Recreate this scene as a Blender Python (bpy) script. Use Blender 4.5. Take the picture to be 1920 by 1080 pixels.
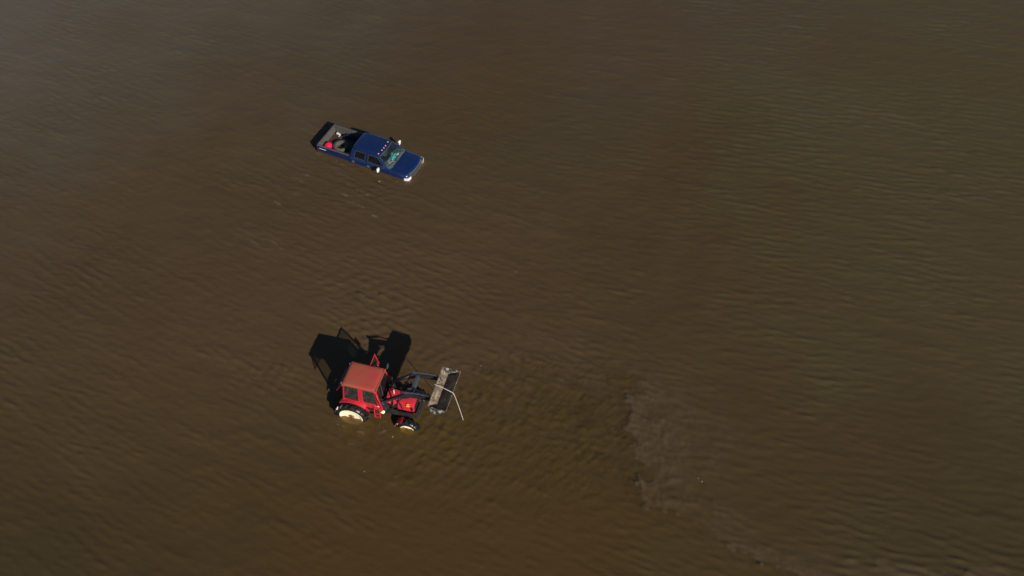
import bpy, bmesh, math, random
from mathutils import Vector, Matrix
R = math.radians
for o in list(bpy.data.objects): bpy.data.objects.remove(o)
scene = bpy.context.scene
C = scene.collection
random.seed(7)

# ------------------------------------------------------------ camera
cd = bpy.data.cameras.new("camera"); cam = bpy.data.objects.new("camera", cd); C.objects.link(cam)
cam.location = (0, 0, 40.228); cam.rotation_euler = (R(90 - 50.533), 0, 0)
cd.sensor_width = 36.0; cd.lens = 36.0 * 1900 / 1920; cd.clip_start = 0.5; cd.clip_end = 8000
scene.camera = cam
scene.render.resolution_x = 1024; scene.render.resolution_y = 576

# ------------------------------------------------------------ world and sun
SUN = Vector((1.092, -1.563, 1.0))
el = math.atan2(SUN.z, math.hypot(SUN.x, SUN.y)); az = math.atan2(SUN.x, SUN.y)
world = bpy.data.worlds.new("World"); scene.world = world; world.use_nodes = True
wn = world.node_tree.nodes; wl = world.node_tree.links
sky = wn.new('ShaderNodeTexSky'); sky.sky_type = 'NISHITA'; sky.sun_disc = False
sky.sun_elevation = el; sky.sun_rotation = az; sky.air_density = 1.0; sky.dust_density = 0.6; sky.ozone_density = 4.0
wl.new(sky.outputs[0], wn['Background'].inputs[0]); wn['Background'].inputs[1].default_value = 0.05
sd = bpy.data.lights.new("sun", 'SUN'); sun = bpy.data.objects.new("sun", sd); C.objects.link(sun)
sd.energy = 4.8; sd.angle = R(0.5); sd.color = (1.0, 0.94, 0.85)
sun.rotation_euler = SUN.to_track_quat('Z', 'Y').to_euler(); sun.location = (60, -60, 60)
vs = scene.view_settings
vs.view_transform = 'Standard'; vs.look = 'None'; vs.gamma = 1.0; vs.use_curve_mapping = False
vs.exposure = 0.3

# ------------------------------------------------------------ materials
class NT:
    def __init__(s, m): s.m = m; s.t = m.node_tree; s.n = s.t.nodes; s.l = s.t.links
    def new(s, kind, **kw):
        n = s.n.new('ShaderNode' + kind)
        for k, v in kw.items(): setattr(n, k, v)
        return n
    def set(s, sock, v):
        if hasattr(v, 'node') or isinstance(v, bpy.types.NodeSocket): s.l.new(v, sock)
        else: sock.default_value = v
    def math(s, op, a, b=0.0, c=None, clamp=False):
        n = s.new('Math', operation=op, use_clamp=clamp); s.set(n.inputs[0], a); s.set(n.inputs[1], b)
        if c is not None: s.set(n.inputs[2], c)
        return n.outputs[0]
    def noise(s, vec, scale, detail=2.0, rough=0.5, dist=0.0):
        n = s.new('TexNoise'); s.set(n.inputs['Vector'], vec); n.inputs['Scale'].default_value = scale
        n.inputs['Detail'].default_value = detail; n.inputs['Roughness'].default_value = rough
        n.inputs['Distortion'].default_value = dist; return n.outputs[0]
    def maprange(s, v, a, b, c, d, smooth=True):
        n = s.new('MapRange', interpolation_type='SMOOTHSTEP' if smooth else 'LINEAR')
        s.set(n.inputs[0], v)
        for i, x in enumerate((a, b, c, d)): n.inputs[i + 1].default_value = x
        return n.outputs[0]
    def mix(s, f, a, b):
        n = s.new('Mix', data_type='RGBA'); s.set(n.inputs[0], f)
        for i, x in ((6, a), (7, b)):
            s.set(n.inputs[i], (*x, 1) if isinstance(x, tuple) and len(x) == 3 else x)
        return n.outputs[2]
    def mapping(s, vec, loc=(0, 0, 0), rot=(0, 0, 0), scale=(1, 1, 1)):
        n = s.new('Mapping'); s.set(n.inputs[0], vec); n.inputs[1].default_value = loc
        n.inputs[2].default_value = rot; n.inputs[3].default_value = scale; return n.outputs[0]

def mat(name, col, rough=0.5, metal=0.0, coat=0.0, col2=None, scale=6.0, amt=0.5, bump=0.0, spec=0.5, lo=0.45, hi=0.7, tide=0.0):
    m = bpy.data.materials.new(name); m.use_nodes = True; t = NT(m); b = t.n['Principled BSDF']
    b.inputs['Roughness'].default_value = rough; b.inputs['Metallic'].default_value = metal
    b.inputs['Coat Weight'].default_value = coat; b.inputs['Coat Roughness'].default_value = 0.08
    b.inputs['Specular IOR Level'].default_value = spec
    tc = t.new('TexCoord').outputs['Object']
    nz = t.noise(tc, scale, 5.0, 0.62)
    f = t.maprange(nz, lo, hi, 0.0, amt)
    c2 = col2 or tuple(c * 0.6 for c in col)
    cc = t.mix(f, col, c2)
    if tide:
        sp = t.new('SeparateXYZ'); t.l.new(tc, sp.inputs[0])
        zz = t.math('MULTIPLY_ADD', t.noise(tc, 7.0, 4.0, 0.6), 0.22, t.math('SUBTRACT', sp.outputs[2], 0.11))
        cc = t.mix(t.maprange(zz, tide * 0.35, tide, 0.75, 0.0), cc, (0.075, 0.052, 0.030))
    t.l.new(cc, b.inputs['Base Color'])
    nz2 = t.noise(tc, scale * 3.1, 3.0)
    t.l.new(t.math('MULTIPLY_ADD', nz2, 0.25, rough - 0.12, clamp=True), b.inputs['Roughness'])
    if bump:
        bp = t.new('Bump'); bp.inputs['Distance'].default_value = bump; bp.inputs['Strength'].default_value = 1.0
        t.l.new(nz2, bp.inputs['Height']); t.l.new(bp.outputs[0], b.inputs['Normal'])
    return m

def glass(name, tint, alpha, rough=0.03):
    m = bpy.data.materials.new(name); m.use_nodes = True; t = NT(m); t.n.remove(t.n['Principled BSDF'])
    tr = t.new('BsdfTransparent'); tr.inputs[0].default_value = (*tint, 1)
    gl = t.new('BsdfGlossy'); gl.inputs['Roughness'].default_value = rough; gl.inputs[0].default_value = (1, 1, 1, 1)
    di = t.new('BsdfDiffuse'); di.inputs[0].default_value = (0.12, 0.13, 0.12, 1)
    tc = t.new('TexCoord').outputs['Object']
    dust = t.maprange(t.noise(tc, 5.0, 4.0), 0.4, 0.75, alpha * 0.4, alpha)
    m1 = t.new('MixShader'); t.l.new(dust, m1.inputs[0]); t.l.new(tr.outputs[0], m1.inputs[1]); t.l.new(di.outputs[0], m1.inputs[2])
    ge = t.new('NewGeometry'); dt = t.new('VectorMath', operation='DOT_PRODUCT')
    t.l.new(ge.outputs['Normal'], dt.inputs[0]); t.l.new(ge.outputs['Incoming'], dt.inputs[1])
    fac = t.math('SUBTRACT', 1.0, t.math('ABSOLUTE', dt.outputs['Value']), clamp=True)
    fr = t.math('MULTIPLY_ADD', t.math('POWER', fac, 5.0), 0.96, 0.04)
    m2 = t.new('MixShader'); t.l.new(fr, m2.inputs[0]); t.l.new(m1.outputs[0], m2.inputs[1]); t.l.new(gl.outputs[0], m2.inputs[2])
    t.l.new(m2.outputs[0], t.n['Material Output'].inputs[0]); return m

M = dict(
    blue=mat('blue_paint', (0.006, 0.018, 0.080), 0.28, 0.2, 0.7, (0.012, 0.026, 0.09), 2.5, 0.6, tide=0.16),
    bluedark=mat('blue_trim', (0.006, 0.02, 0.09), 0.5, 0.0, 0.2),
    liner=mat('bed_liner', (0.070, 0.063, 0.056), 0.75, col2=(0.042, 0.034, 0.027), scale=5, amt=0.8, bump=0.006),
    mud=mat('mud', (0.042, 0.028, 0.018), 0.6, col2=(0.075, 0.04, 0.025), scale=3, amt=1.0, bump=0.01),
    black=mat('black_plastic', (0.012, 0.012, 0.013), 0.55, bump=0.002),
    rubber=mat('rubber', (0.009, 0.009, 0.010), 0.4, col2=(0.030, 0.024, 0.018), scale=4, amt=0.4, bump=0.003),
    dustrub=mat('dusty_rubber', (0.065, 0.058, 0.05), 0.8, col2=(0.13, 0.115, 0.095), scale=9, amt=0.9, bump=0.004),
    chrome=mat('chrome', (0.75, 0.76, 0.78), 0.22, 0.9),
    lens=mat('clear_lens', (0.85, 0.86, 0.86), 0.12, 0.25, 0.8),
    amber=mat('amber_lens', (0.95, 0.40, 0.30), 0.2, 0.0, 0.8, (0.9, 0.3, 0.2)),
    yellow=mat('yellow_lens', (0.95, 0.42, 0.02), 0.25, 0.0, 0.6, (0.8, 0.3, 0.02)),
    seat=mat('seat_fabric', (0.05, 0.055, 0.06), 0.9, bump=0.004),
    dash=mat('dashboard', (0.075, 0.10, 0.10), 0.75),
    teal=mat('teal_cloth', (0.03, 0.20, 0.21), 0.85, col2=(0.25, 0.60, 0.56), scale=11, amt=1.0, bump=0.01),
    paper=mat('paper', (0.78, 0.82, 0.78), 0.8, col2=(0.6, 0.66, 0.62)),
    tan=mat('cardboard', (0.55, 0.42, 0.26), 0.85, col2=(0.6, 0.12, 0.12), scale=14, amt=0.9, lo=0.5, hi=0.56),
    pinkred=mat('red_plastic', (0.66, 0.008, 0.065), 0.3, 0.0, 0.5, (0.68, 0.01, 0.05)),
    darkred=mat('dark_red_plastic', (0.25, 0.03, 0.035), 0.6, col2=(0.12, 0.03, 0.03)),
    red=mat('tractor_red', (0.50, 0.014, 0.030), 0.42, 0.0, 0.2, (0.28, 0.035, 0.030), 5.5, 0.8, tide=0.4),
    redfade=mat('faded_red', (0.37, 0.042, 0.036), 0.6, 0.0, 0.03, (0.30, 0.074, 0.034), 1.6, 1.0, lo=0.34, hi=0.64, bump=0.003),
    cream=mat('cream_rim', (0.95, 0.86, 0.58), 0.5, 0.0, 0.1, (0.66, 0.50, 0.24), 7, 0.7, lo=0.54, hi=0.74),
    iron=mat('dark_iron', (0.022, 0.024, 0.03), 0.5, 0.3, 0.0, (0.06, 0.045, 0.035), 5, 0.7, bump=0.003),
    steel=mat('grey_steel', (0.10, 0.11, 0.13), 0.4, 0.5, 0.0, (0.05, 0.05, 0.06), 6, 0.8),
    bucket=mat('bucket_steel', (0.135, 0.098, 0.070), 0.6, 0.1, 0.0, (0.30, 0.235, 0.165), 3.2, 0.95, bump=0.006, lo=0.45, hi=0.62),
    bucketout=mat('bucket_outer', (0.045, 0.042, 0.042), 0.5, 0.2, 0.0, (0.55, 0.50, 0.40), 7.0, 0.9, bump=0.006, lo=0.50, hi=0.64),
    palesteel=mat('pale_steel', (0.22, 0.23, 0.26), 0.35, 0.4, 0.0, (0.10, 0.10, 0.11), 6, 0.8),
    strap=mat('strap_web', (0.47, 0.42, 0.38), 0.8, col2=(0.36, 0.31, 0.28), scale=12, amt=0.7),
    blackblue=mat('dark_blue_coating', (0.008, 0.014, 0.035), 0.6),
    taillens=mat('dark_tail_lens', (0.10, 0.012, 0.02), 0.3, 0.0, 0.4),
    foam=mat('foam', (0.32, 0.30, 0.25), 0.7, col2=(0.3, 0.27, 0.2), scale=30),
    glass=glass('vehicle_glass', (0.72, 0.94, 0.93), 0.12),
    darkglass=glass('tinted_glass', (0.10, 0.12, 0.12), 0.10),
    midglass=glass('green_glass', (0.42, 0.48, 0.45), 0.12),
    dirtyglass=glass('dusty_glass', (0.80, 0.80, 0.72), 0.25),
)

# ------------------------------------------------------------ mesh helpers
def quadbox(bm, b, t):
    v = [bm.verts.new(p) for p in list(b) + list(t)]
    for f in ((3, 2, 1, 0), (4, 5, 6, 7), (0, 1, 5, 4), (1, 2, 6, 5), (2, 3, 7, 6), (3, 0, 4, 7)):
        bm.faces.new([v[i] for i in f])
    return v
def box(bm, lo, hi, bev=0.0, mtx=None, seg=2):
    t = bmesh.new()
    x0, y0, z0 = lo; x1, y1, z1 = hi
    quadbox(t, [(x0, y0, z0), (x1, y0, z0), (x1, y1, z0), (x0, y1, z0)], [(x0, y0, z1), (x1, y0, z1), (x1, y1, z1), (x0, y1, z1)])
    if bev: bmesh.ops.bevel(t, geom=t.edges[:], offset=bev, segments=seg, affect='EDGES', profile=0.5)
    if mtx is not None: bmesh.ops.transform(t, matrix=mtx, verts=t.verts[:])
    merge(bm, t)
def merge(bm, t):
    mp = {v: bm.verts.new(v.co) for v in t.verts}
    for f in t.faces:
        try: bm.faces.new([mp[v] for v in f.verts])
        except ValueError: pass
    t.free()
def prism(bm, pts, d, bev=0.0):
    """pts: 3-D polygon, extruded by the vector d"""
    t = bmesh.new(); d = Vector(d)
    a = [t.verts.new(p) for p in pts]; b = [t.verts.new(Vector(p) + d) for p in pts]
    t.faces.new(a); t.faces.new(b[::-1]); n = len(pts)
    for i in range(n): t.faces.new((a[i], b[i], b[(i + 1) % n], a[(i + 1) % n]))
    if bev: bmesh.ops.bevel(t, geom=t.edges[:], offset=bev, segments=2, affect='EDGES', profile=0.5)
    merge(bm, t)
def loft(bm, loops, closed=True, caps=True):
    vs_ = [[bm.verts.new(p) for p in L] for L in loops]; n = len(loops[0])
    for a, b in zip(vs_, vs_[1:]):
        for i in range(n if closed else n - 1):
            j = (i + 1) % n
            bm.faces.new((a[i], a[j], b[j], b[i]))
    if caps and closed: bm.faces.new(vs_[0][::-1]); bm.faces.new(vs_[-1])
def tube(bm, pts, r, n=8, rz=None):
    pts = [Vector(p) for p in pts]; loops = []
    for i, p in enumerate(pts):
        d = (pts[min(i + 1, len(pts) - 1)] - pts[max(i - 1, 0)]).normalized()
        up = Vector((0, 0, 1)) if abs(d.z) < 0.95 else Vector((1, 0, 0))
        a = d.cross(up).normalized(); b = a.cross(d).normalized(); rb = rz or r
        ofs = math.pi / n if n == 4 else 0
        k = math.sqrt(2) if n == 4 else 1
        loops.append([p + a * math.cos(2 * math.pi * j / n + ofs) * r * k + b * math.sin(2 * math.pi * j / n + ofs) * rb * k for j in range(n)])
    loft(bm, loops)
def lathe(bm, prof, axis='Y', n=32, c=(0, 0, 0), close=False):
    loops = []
    for k in range(n):
        a = 2 * math.pi * k / n; L = []
        for (r, h) in prof:
            if axis == 'Y': L.append((c[0] + r * math.cos(a), c[1] + h, c[2] + r * math.sin(a)))
            else: L.append((c[0] + r * math.cos(a), c[1] + r * math.sin(a), c[2] + h))
        loops.append([bm.verts.new(p) for p in L])
    m = len(prof)
    for k in range(n):
        a, b = loops[k], loops[(k + 1) % n]
        for i in range(m if close else m - 1):
            j = (i + 1) % m
            bm.faces.new((a[i], a[j], b[j], b[i]))
def ring(bm, outer, inner, d):
    """four-sided frame: outer and inner loops of 4 points, thickness vector d"""
    d = Vector(d); n = len(outer)
    O = [bm.verts.new(p) for p in outer]; I = [bm.verts.new(p) for p in inner]
    O2 = [bm.verts.new(Vector(p) + d) for p in outer]; I2 = [bm.verts.new(Vector(p) + d) for p in inner]
    for i in range(n):
        j = (i + 1) % n
        bm.faces.new((O[i], O[j], I[j], I[i])); bm.faces.new((O2[j], O2[i], I2[i], I2[j]))
        bm.faces.new((O[j], O[i], O2[i], O2[j])); bm.faces.new((I[i], I[j], I2[j], I2[i]))
def grid(bm, fn, nu, nv, thick=None):
    V = [[bm.verts.new(fn(i / nu, j / nv)) for j in range(nv + 1)] for i in range(nu + 1)]
    for i in range(nu):
        for j in range(nv): bm.faces.new((V[i][j], V[i + 1][j], V[i + 1][j + 1], V[i][j + 1]))
    if thick:
        d = Vector(thick); W = [[bm.verts.new(v.co + d) for v in row] for row in V]
        for i in range(nu):
            for j in range(nv): bm.faces.new((W[i][j + 1], W[i + 1][j + 1], W[i + 1][j], W[i][j]))
        for i in range(nu):
            bm.faces.new((V[i + 1][0], V[i][0], W[i][0], W[i + 1][0])); bm.faces.new((V[i][nv], V[i + 1][nv], W[i + 1][nv], W[i][nv]))
        for j in range(nv):
            bm.faces.new((V[0][j], V[0][j + 1], W[0][j + 1], W[0][j])); bm.faces.new((V[nu][j + 1], V[nu][j], W[nu][j], W[nu][j + 1]))
def obj(name, bm, m, parent=None, z=0.0, smooth=False, bevel=0.0, loc=None):
    bmesh.ops.recalc_face_normals(bm, faces=bm.faces[:])
    big = [f for f in bm.faces if len(f.verts) > 4]
    if big: bmesh.ops.triangulate(bm, faces=big)
    me = bpy.data.meshes.new(name); bm.to_mesh(me); bm.free()
    o = bpy.data.objects.new(name, me); C.objects.link(o); me.materials.append(M[m] if isinstance(m, str) else m)
    if smooth:
        for p in me.polygons: p.use_smooth = True
        try: me.set_sharp_from_angle(angle=R(35))
        except Exception: pass
    if bevel:
        b = o.modifiers.new('bevel', 'BEVEL'); b.width = bevel; b.segments = 2; b.limit_method = 'ANGLE'; b.angle_limit = R(35)
    if parent: o.parent = parent
    o.location = loc if loc is not None else (0, 0, z)
    return o
B = bmesh.new
def empty(name, loc, rz, label, cat, group=None):
    o = bpy.data.objects.new(name, None); C.objects.link(o); o.location = loc; o.rotation_euler = (0, 0, rz)
    o.empty_display_size = 0.3
    return tag(o, label, cat, group)
def tag(o, label, cat, group=None):
    o['label'] = label; o['category'] = cat
    if group: o['group'] = group
    return o

# ------------------------------------------------------------ setting: river bed and flood water
TX, TY, TTH = -10.926, 44.269, R(-24.778); TDEP = 0.85
AX, AY, ATH = -7.495, 26.416, R(-15.01); ADEP = 0.73
def bedz(x, y):
    k = min(max((y - 26.0) / 18.0, 0), 1); return -(ADEP + (TDEP - ADEP) * k) - 0.004
bm = B(); xs = [-2500, -300, -60] + [i * 2.0 for i in range(-20, 21)] + [60, 300, 2500]
V = [[bm.verts.new((x, y + 33, bedz(x, y + 33))) for y in xs] for x in xs]
for i in range(len(xs) - 1):
    for j in range(len(xs) - 1): bm.faces.new((V[i][j], V[i + 1][j], V[i + 1][j + 1], V[i][j + 1]))
g = obj('riverbed', bm, mat('riverbed_mud', (0.06, 0.04, 0.022), 0.9, col2=(0.04, 0.028, 0.016), scale=0.8, amt=1.0, bump=0.05)); g['kind'] = 'structure'

import numpy as np
def water_material():
    m = bpy.data.materials.new('flood_water'); m.use_nodes = True; t = NT(m); b = t.n['Principled BSDF']
    pos = t.new('TexCoord').outputs['Object']
    at = t.new('Attribute'); at.attribute_name = 'silt_sheen'  # silt tones plus painted sky sheen and crest glints
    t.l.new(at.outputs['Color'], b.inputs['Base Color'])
    fine = t.noise(t.mapping(t.mapping(pos, rot=(0, 0, R(28))), scale=(0.55, 1.3, 1)), 5.5, 2.0, 0.6, 0.3)
    bp = t.new('Bump'); bp.inputs['Strength'].default_value = 1.0; bp.inputs['Distance'].default_value = 0.008
    t.l.new(fine, bp.inputs['Height']); t.l.new(bp.outputs[0], b.inputs['Normal'])
    b.inputs['Roughness'].default_value = 0.12; b.inputs['IOR'].default_value = 1.40
    tr = t.new('BsdfTransparent'); tr.inputs[0].default_value = (0.95, 0.80, 0.42, 1)
    mx = t.new('MixShader'); mx.inputs[0].default_value = 0.32
    t.l.new(b.outputs[0], mx.inputs[1]); t.l.new(tr.outputs[0], mx.inputs[2])
    t.l.new(mx.outputs[0], t.n['Material Output'].inputs[0])
    va = t.new('VolumeAbsorption'); va.inputs[0].default_value = (0.60, 0.42, 0.14, 1); va.inputs[1].default_value = 2.4
    t.l.new(va.outputs[0], t.n['Material Output'].inputs['Volume'])
    return m

def build_water():
    """one sheet of real ripples: filtered noise with a wave spectrum, rings round the vehicles, sediment clouds, sky sheen and crest glints painted as colour"""
    rs = np.random.RandomState(5); D = 0.066; NX, NY = 1216, 800
    xs = (np.arange(NX) - NX / 2) * D; ys = 12.0 + np.arange(NY) * D
    kx = np.fft.fftfreq(NX, D) * 2 * np.pi; ky = np.fft.fftfreq(NY, D) * 2 * np.pi
    KX, KY = np.meshgrid(kx, ky, indexing='ij'); K = np.sqrt(KX ** 2 + KY ** 2) + 1e-6; TH = np.arctan2(KY, KX)
    X, Y = np.meshgrid(xs, ys, indexing='ij')
    def gen(filt):
        f = np.real(np.fft.ifft2(np.fft.fft2(rs.randn(NX, NY)) * filt)); return (f - f.mean()) / f.std()
    def waves(lam, ang, p, w=0.42):
        return gen(np.exp(-(np.log(K * lam / (2 * np.pi))) ** 2 / (2 * w * w)) * np.abs(np.cos(TH - np.radians(ang))) ** p / K)
    def cloud(lam, p=1.6, stretch=1.0, ang=0.0):
        c, s_ = np.cos(np.radians(ang)), np.sin(np.radians(ang)); a = KX * c + KY * s_; b_ = (-KX * s_ + KY * c)
        k = np.sqrt((a * stretch) ** 2 + b_ ** 2); k0 = 2 * np.pi / lam
        return gen(1.0 / (k0 ** 2 + k ** 2) ** p)
    sm = lambda v, a, b_: (lambda q: q * q * (3 - 2 * q))(np.clip((v - a) / (b_ - a), 0, 1))
    c1, c2, c3, c4 = cloud(9), cloud(12), cloud(5), cloud(16)
    rough = cloud(2.2, 1.3); rough2 = cloud(1.2, 1.1)
    east = sm(X + 3 * c2, -4, 12)
    W = waves(0.48, 52, 18, 0.28) + 0.55 * waves(0.34, 60, 8, 0.25); E_ = waves(0.48, 76, 14, 0.28) + 0.55 * waves(0.34, 66, 8, 0.25); Cx = waves(0.8, 105, 6); Fn = waves(0.30, 62, 4, 0.5); Lg = waves(1.5, 66, 10)
    far = sm(Y, 34, 60)
    amp = 0.0046 * (0.9 + 0.35 * np.tanh(c1)) * (1 - 0.25 * far)
    h = (1.9 * W * np.sqrt(1 - east) + 1.25 * E_ * np.sqrt(east)) * amp * (1 + 0.35 * np.tanh(c3)) + 0.0020 * Cx + 0.0011 * Fn + 0.0060 * Lg
    # rings
    def ring_set(cx, cy, r0, r1, lam, a, warp):
        d = np.hypot(X - cx, Y - cy); ph = 2 * np.pi * d / lam + warp * c3 + 0.8 * rough
        return a * np.sin(ph) * sm(d, r0 * 0.4, r0) * (1 - sm(d, r0, r1)) * np.clip(0.55 + 0.6 * c3, 0, 1.2)
    h += ring_set(-5.8, 26.2, 2.0, 11.0, 0.50, 0.0070, 1.2)
    h += ring_set(-2.2, 27.2, 1.0, 9.0, 0.56, 0.0055, 1.2)
    h += ring_set(-4.6, 25.4, 6.0, 16.0, 0.58, 0.0045, 1.4) * sm(Y + 0.2 * X, 24, 28)
    h += ring_set(-8.4, 42.6, 1.6, 6.0, 0.46, 0.0040, 1.6)
    # churned silt round and east of the tractor, its ragged edge
    edge = np.interp(Y, [16, 17.2, 18.3, 20.7, 22.6, 25.1, 27.8, 29.4, 31], [16.5, 12.8, 10.2, 6.5, 6.25, 6.2, 5.2, 2.5, -2.0])
    jag = cloud(0.7, 1.2, 0.35, 20)
    s_ = X - edge + 0.50 * rough + 0.22 * rough2 + 0.16 * jag
    north = 1 - sm(Y + 0.6 * rough, 27.5, 30.5)
    step = sm(s_, -0.22, 0.22) * north; fade = step * (1 - sm(s_ + 0.5 * c3, 0.2, 4.6))
    pres = 0.55 + 0.45 * (1 - sm(np.abs(Y - 23.6) - 0.35 * c3, 2.0, 4.4)); pres = np.maximum(pres, 0.9 * (1 - sm(Y, 18.6, 20.0)) * (1 - sm(X, 11, 15)))
    fade = fade * pres
    h += fade * (0.014 + 0.008 * rough2 + 0.005 * jag)
    churn = (1 - sm(np.hypot((X - 0.5) * 0.62, Y - 25.0) + 0.5 * rough, 2.4, 5.4)) * (1 - 0.75 * sm(s_, -0.8, 0.4))
    wake = 1 - sm(np.hypot((X + 5.6) * 0.8, Y - 24.4) + 0.35 * rough, 1.2, 3.4)
    tur = cloud(0.9, 1.25, 0.45, -50)
    h += churn * 0.0058 * tur + wake * 0.005 * rough2
    # far ridge at the lower right
    s2 = (Y - 17.75) + 0.10 * (X - 19) + 0.25 * rough
    rid = (1 - sm(s2, -0.1, 0.15)) * sm(s2, -1.6, -0.3) * sm(X, 12, 16)
    h += rid * 0.018
    h += 0.006 * np.exp(-(np.hypot((X + 6.9) * 0.8, Y - 25.1) / 1.1) ** 2) * rough2
    h = h + 13.0 * (h ** 2 - (h ** 2).mean())
    # colour of the water: silt, regional tints and a painted sky sheen
    col = lambda c: np.array(c)[None, None, :]
    def mixc(A, Bc, f): return A * (1 - f[..., None]) + col(Bc) * f[..., None]
    A = np.zeros((NX, NY, 3)) + col((0.098, 0.064, 0.032))
    A = mixc(A, (0.090, 0.068, 0.031), sm(c1 + 0.3 * rough, -0.5, 1.8) * 0.7)
    A = mixc(A, (0.103, 0.065, 0.040), sm(c2 + 0.4 * rough, 0.0, 2.2) * 0.6)
    A = mixc(A, (0.084, 0.068, 0.040), sm(c4 + 0.3 * rough2 + (X - 8) / 16, 0.6, 2.4) * 0.55)
    warm = np.exp(-(((X + 6) / 13) ** 2 + ((Y - 31) / 11) ** 2)); A = mixc(A, (0.124, 0.073, 0.042), warm * 0.6)
    band = cloud(14, 1.8, 3.2, 32); A = A * (1 + 0.020 * rough + 0.012 * rough2 + 0.05 * np.tanh(band))[..., None]
    south = 1 - sm(Y + 1.0 * c3, 17, 30)
    A = mixc(A, (0.086, 0.050, 0.020), south * 0.62)
    A = mixc(A, (0.066, 0.053, 0.027), (1 - sm(X + 2 * c3, -22, -10)) * (1 - sm(Y, 18, 27)) * 0.6)
    A = mixc(A, (0.112, 0.084, 0.062), sm(Y + 3 * c2, 38, 58) * (0.45 + 0.15 * np.tanh(c1)))  # far water greyed, part of the painted sky sheen
    A = mixc(A, (0.118, 0.070, 0.044), np.exp(-(((X + 14) / 10) ** 2 + ((Y - 34 - 0.3 * (X + 14)) / 6) ** 2)) * 0.5)
    A = mixc(A, (0.104, 0.082, 0.044), sm(X + 2.5 * c1 - 0.2 * (Y - 30), 6, 22) * 0.55)
    A = A * (1 - 0.20 * sm(X, 8, 20) * (1 - sm(Y + c3, 18, 32)))[..., None]
    A = mixc(A, (0.112, 0.064, 0.026), np.exp(-(((X + 1) / 8) ** 2 + ((Y - 19.5) / 3) ** 2)) * 0.45)
    tl = (1 - sm(X + 0.75 * (60 - Y) + 2.0 * c3, -38, 8)) ** 1.3; A = mixc(A, (0.150, 0.126, 0.106), tl * 0.9)  # sky sheen painted as paler grey in the far left water
    A = mixc(A, (0.094, 0.060, 0.022), np.clip(churn * (0.50 + 0.30 * tur), 0, 0.95))
    A = A * (1 - 0.20 * churn * (0.5 + 0.5 * np.tanh(1.5 * rough + jag)) * sm(X, -1, 4))[..., None]
    A = mixc(A, (0.112, 0.070, 0.026), np.clip(wake * (0.6 + 0.3 * rough + 0.1 * tur), 0, 0.95))
    A = mixc(A, (0.124, 0.086, 0.060), np.clip(fade * (0.50 + 0.12 * rough2 + 0.10 * c3) + rid * 0.5, 0, 0.9))
    haz = np.exp(-((np.hypot(X - 0.3, Y - 26.0) - 3.6 - 0.5 * rough) / 1.1) ** 2) * sm(Y, 25.5, 28.0); A = mixc(A, (0.122, 0.074, 0.046), haz * 0.5)
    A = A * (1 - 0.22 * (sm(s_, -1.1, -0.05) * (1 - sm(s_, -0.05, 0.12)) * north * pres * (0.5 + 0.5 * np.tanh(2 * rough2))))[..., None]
    # a few glinting crests: thin raised ridges, the glint painted into their colour
    f = np.zeros_like(X)
    STREAKS = (((-12.52, 41.29), (-12.09, 41.07), (-11.69, 40.77), .6), ((-11.86, 41.55), (-11.53, 41.37), .8), ((-9.22, 40.65), (-8.88, 40.52), .8),
        ((-8.7, 40.23), (-8.33, 40.02), (-8.01, 39.81), 1.), ((-9.6, 40.02), (-9.19, 39.77), .6), ((-9.08, 39.27), (-8.79, 39.27), (-8.16, 38.86), 1.),
        ((-7.64, 38.3), (-7.33, 38.1), (-6.82, 37.86), .8), ((-13.13, 39.31), (-12.7, 39.03), .9), ((-11.24, 43.22), (-11.02, 43.13), (-10.77, 42.86), .7),
        ((-13.15, 36.6), (-12.67, 36.26), (-12.09, 35.61), .45), ((-14.86, 36.72), (-13.98, 36.45), (-13.59, 36.14), .3), ((-10.78, 36.64), (-10.51, 36.53), .5),
        ((-7.1, 24.56), (-6.82, 24.48), .6), ((-6.37, 24.42), (-6.04, 24.48), (-5.85, 24.59), .6), ((-7.43, 23.91), (-7.1, 23.83), .7), ((-13.63, 35.99), (-12.87, 35.69), .25),
        ((-5.45, 21.93), (-4.7, 21.4), .15), ((20.74, 31.97), (22.49, 32.14), .25), ((-10.2, 42.5), (-9.6, 42.25), .3), ((-10.0, 41.6), (-9.2, 41.2), .25))
    for *pts, w_ in STREAKS:
        for (x0, y0), (x1, y1) in zip(pts, pts[1:]):
            ux, uy = x1 - x0, y1 - y0; L2 = ux * ux + uy * uy
            t_ = ((X - x0) * ux + (Y - y0) * uy) / L2; tc = np.clip(t_, 0, 1)
            d = np.hypot(X - (x0 + tc * ux), Y - (y0 + tc * uy)) + 0.0 * t_
            f = np.maximum(f, w_ * np.exp(-(d / 0.042) ** 2) * np.clip(0.65 + 0.5 * rough2, 0.1, 1.2))
    h += 0.018 * f
    A = A * np.array((0.92, 0.92, 0.78))
    A = mixc(A, (0.27, 0.24, 0.17), np.clip(f, 0, 1) * 0.6)  # crest glints put in as pale colour
    # assemble: fine grid inside, the same sheet carried on flat to the horizon
    ex0 = np.array([-2600, -900, -300, -120, -70, -50, -43]); ex1 = -ex0[::-1]
    gx = np.concatenate([ex0, xs, ex1]); ey0 = np.array([-2500, -900, -300, -90, -30, -5, 6]); ey1 = np.array([69, 76, 95, 150, 330, 1000, 2600]); gy = np.concatenate([ey0, ys, ey1])
    win = sm(X, xs[0], xs[0] + 2) * (1 - sm(X, xs[-1] - 2, xs[-1])) * sm(Y, ys[0], ys[0] + 2) * (1 - sm(Y, ys[-1] - 2, ys[-1]))
    Z = np.zeros((len(gx), len(gy))); Z[7:-7, 7:-7] = h * win
    CC = np.ones((len(gx), len(gy), 4)); CC[..., :3] = (0.082, 0.056, 0.026); CC[7:-7, 7:-7, :3] = A * win[..., None] + col((0.082, 0.056, 0.026)) * (1 - win[..., None])
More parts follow.
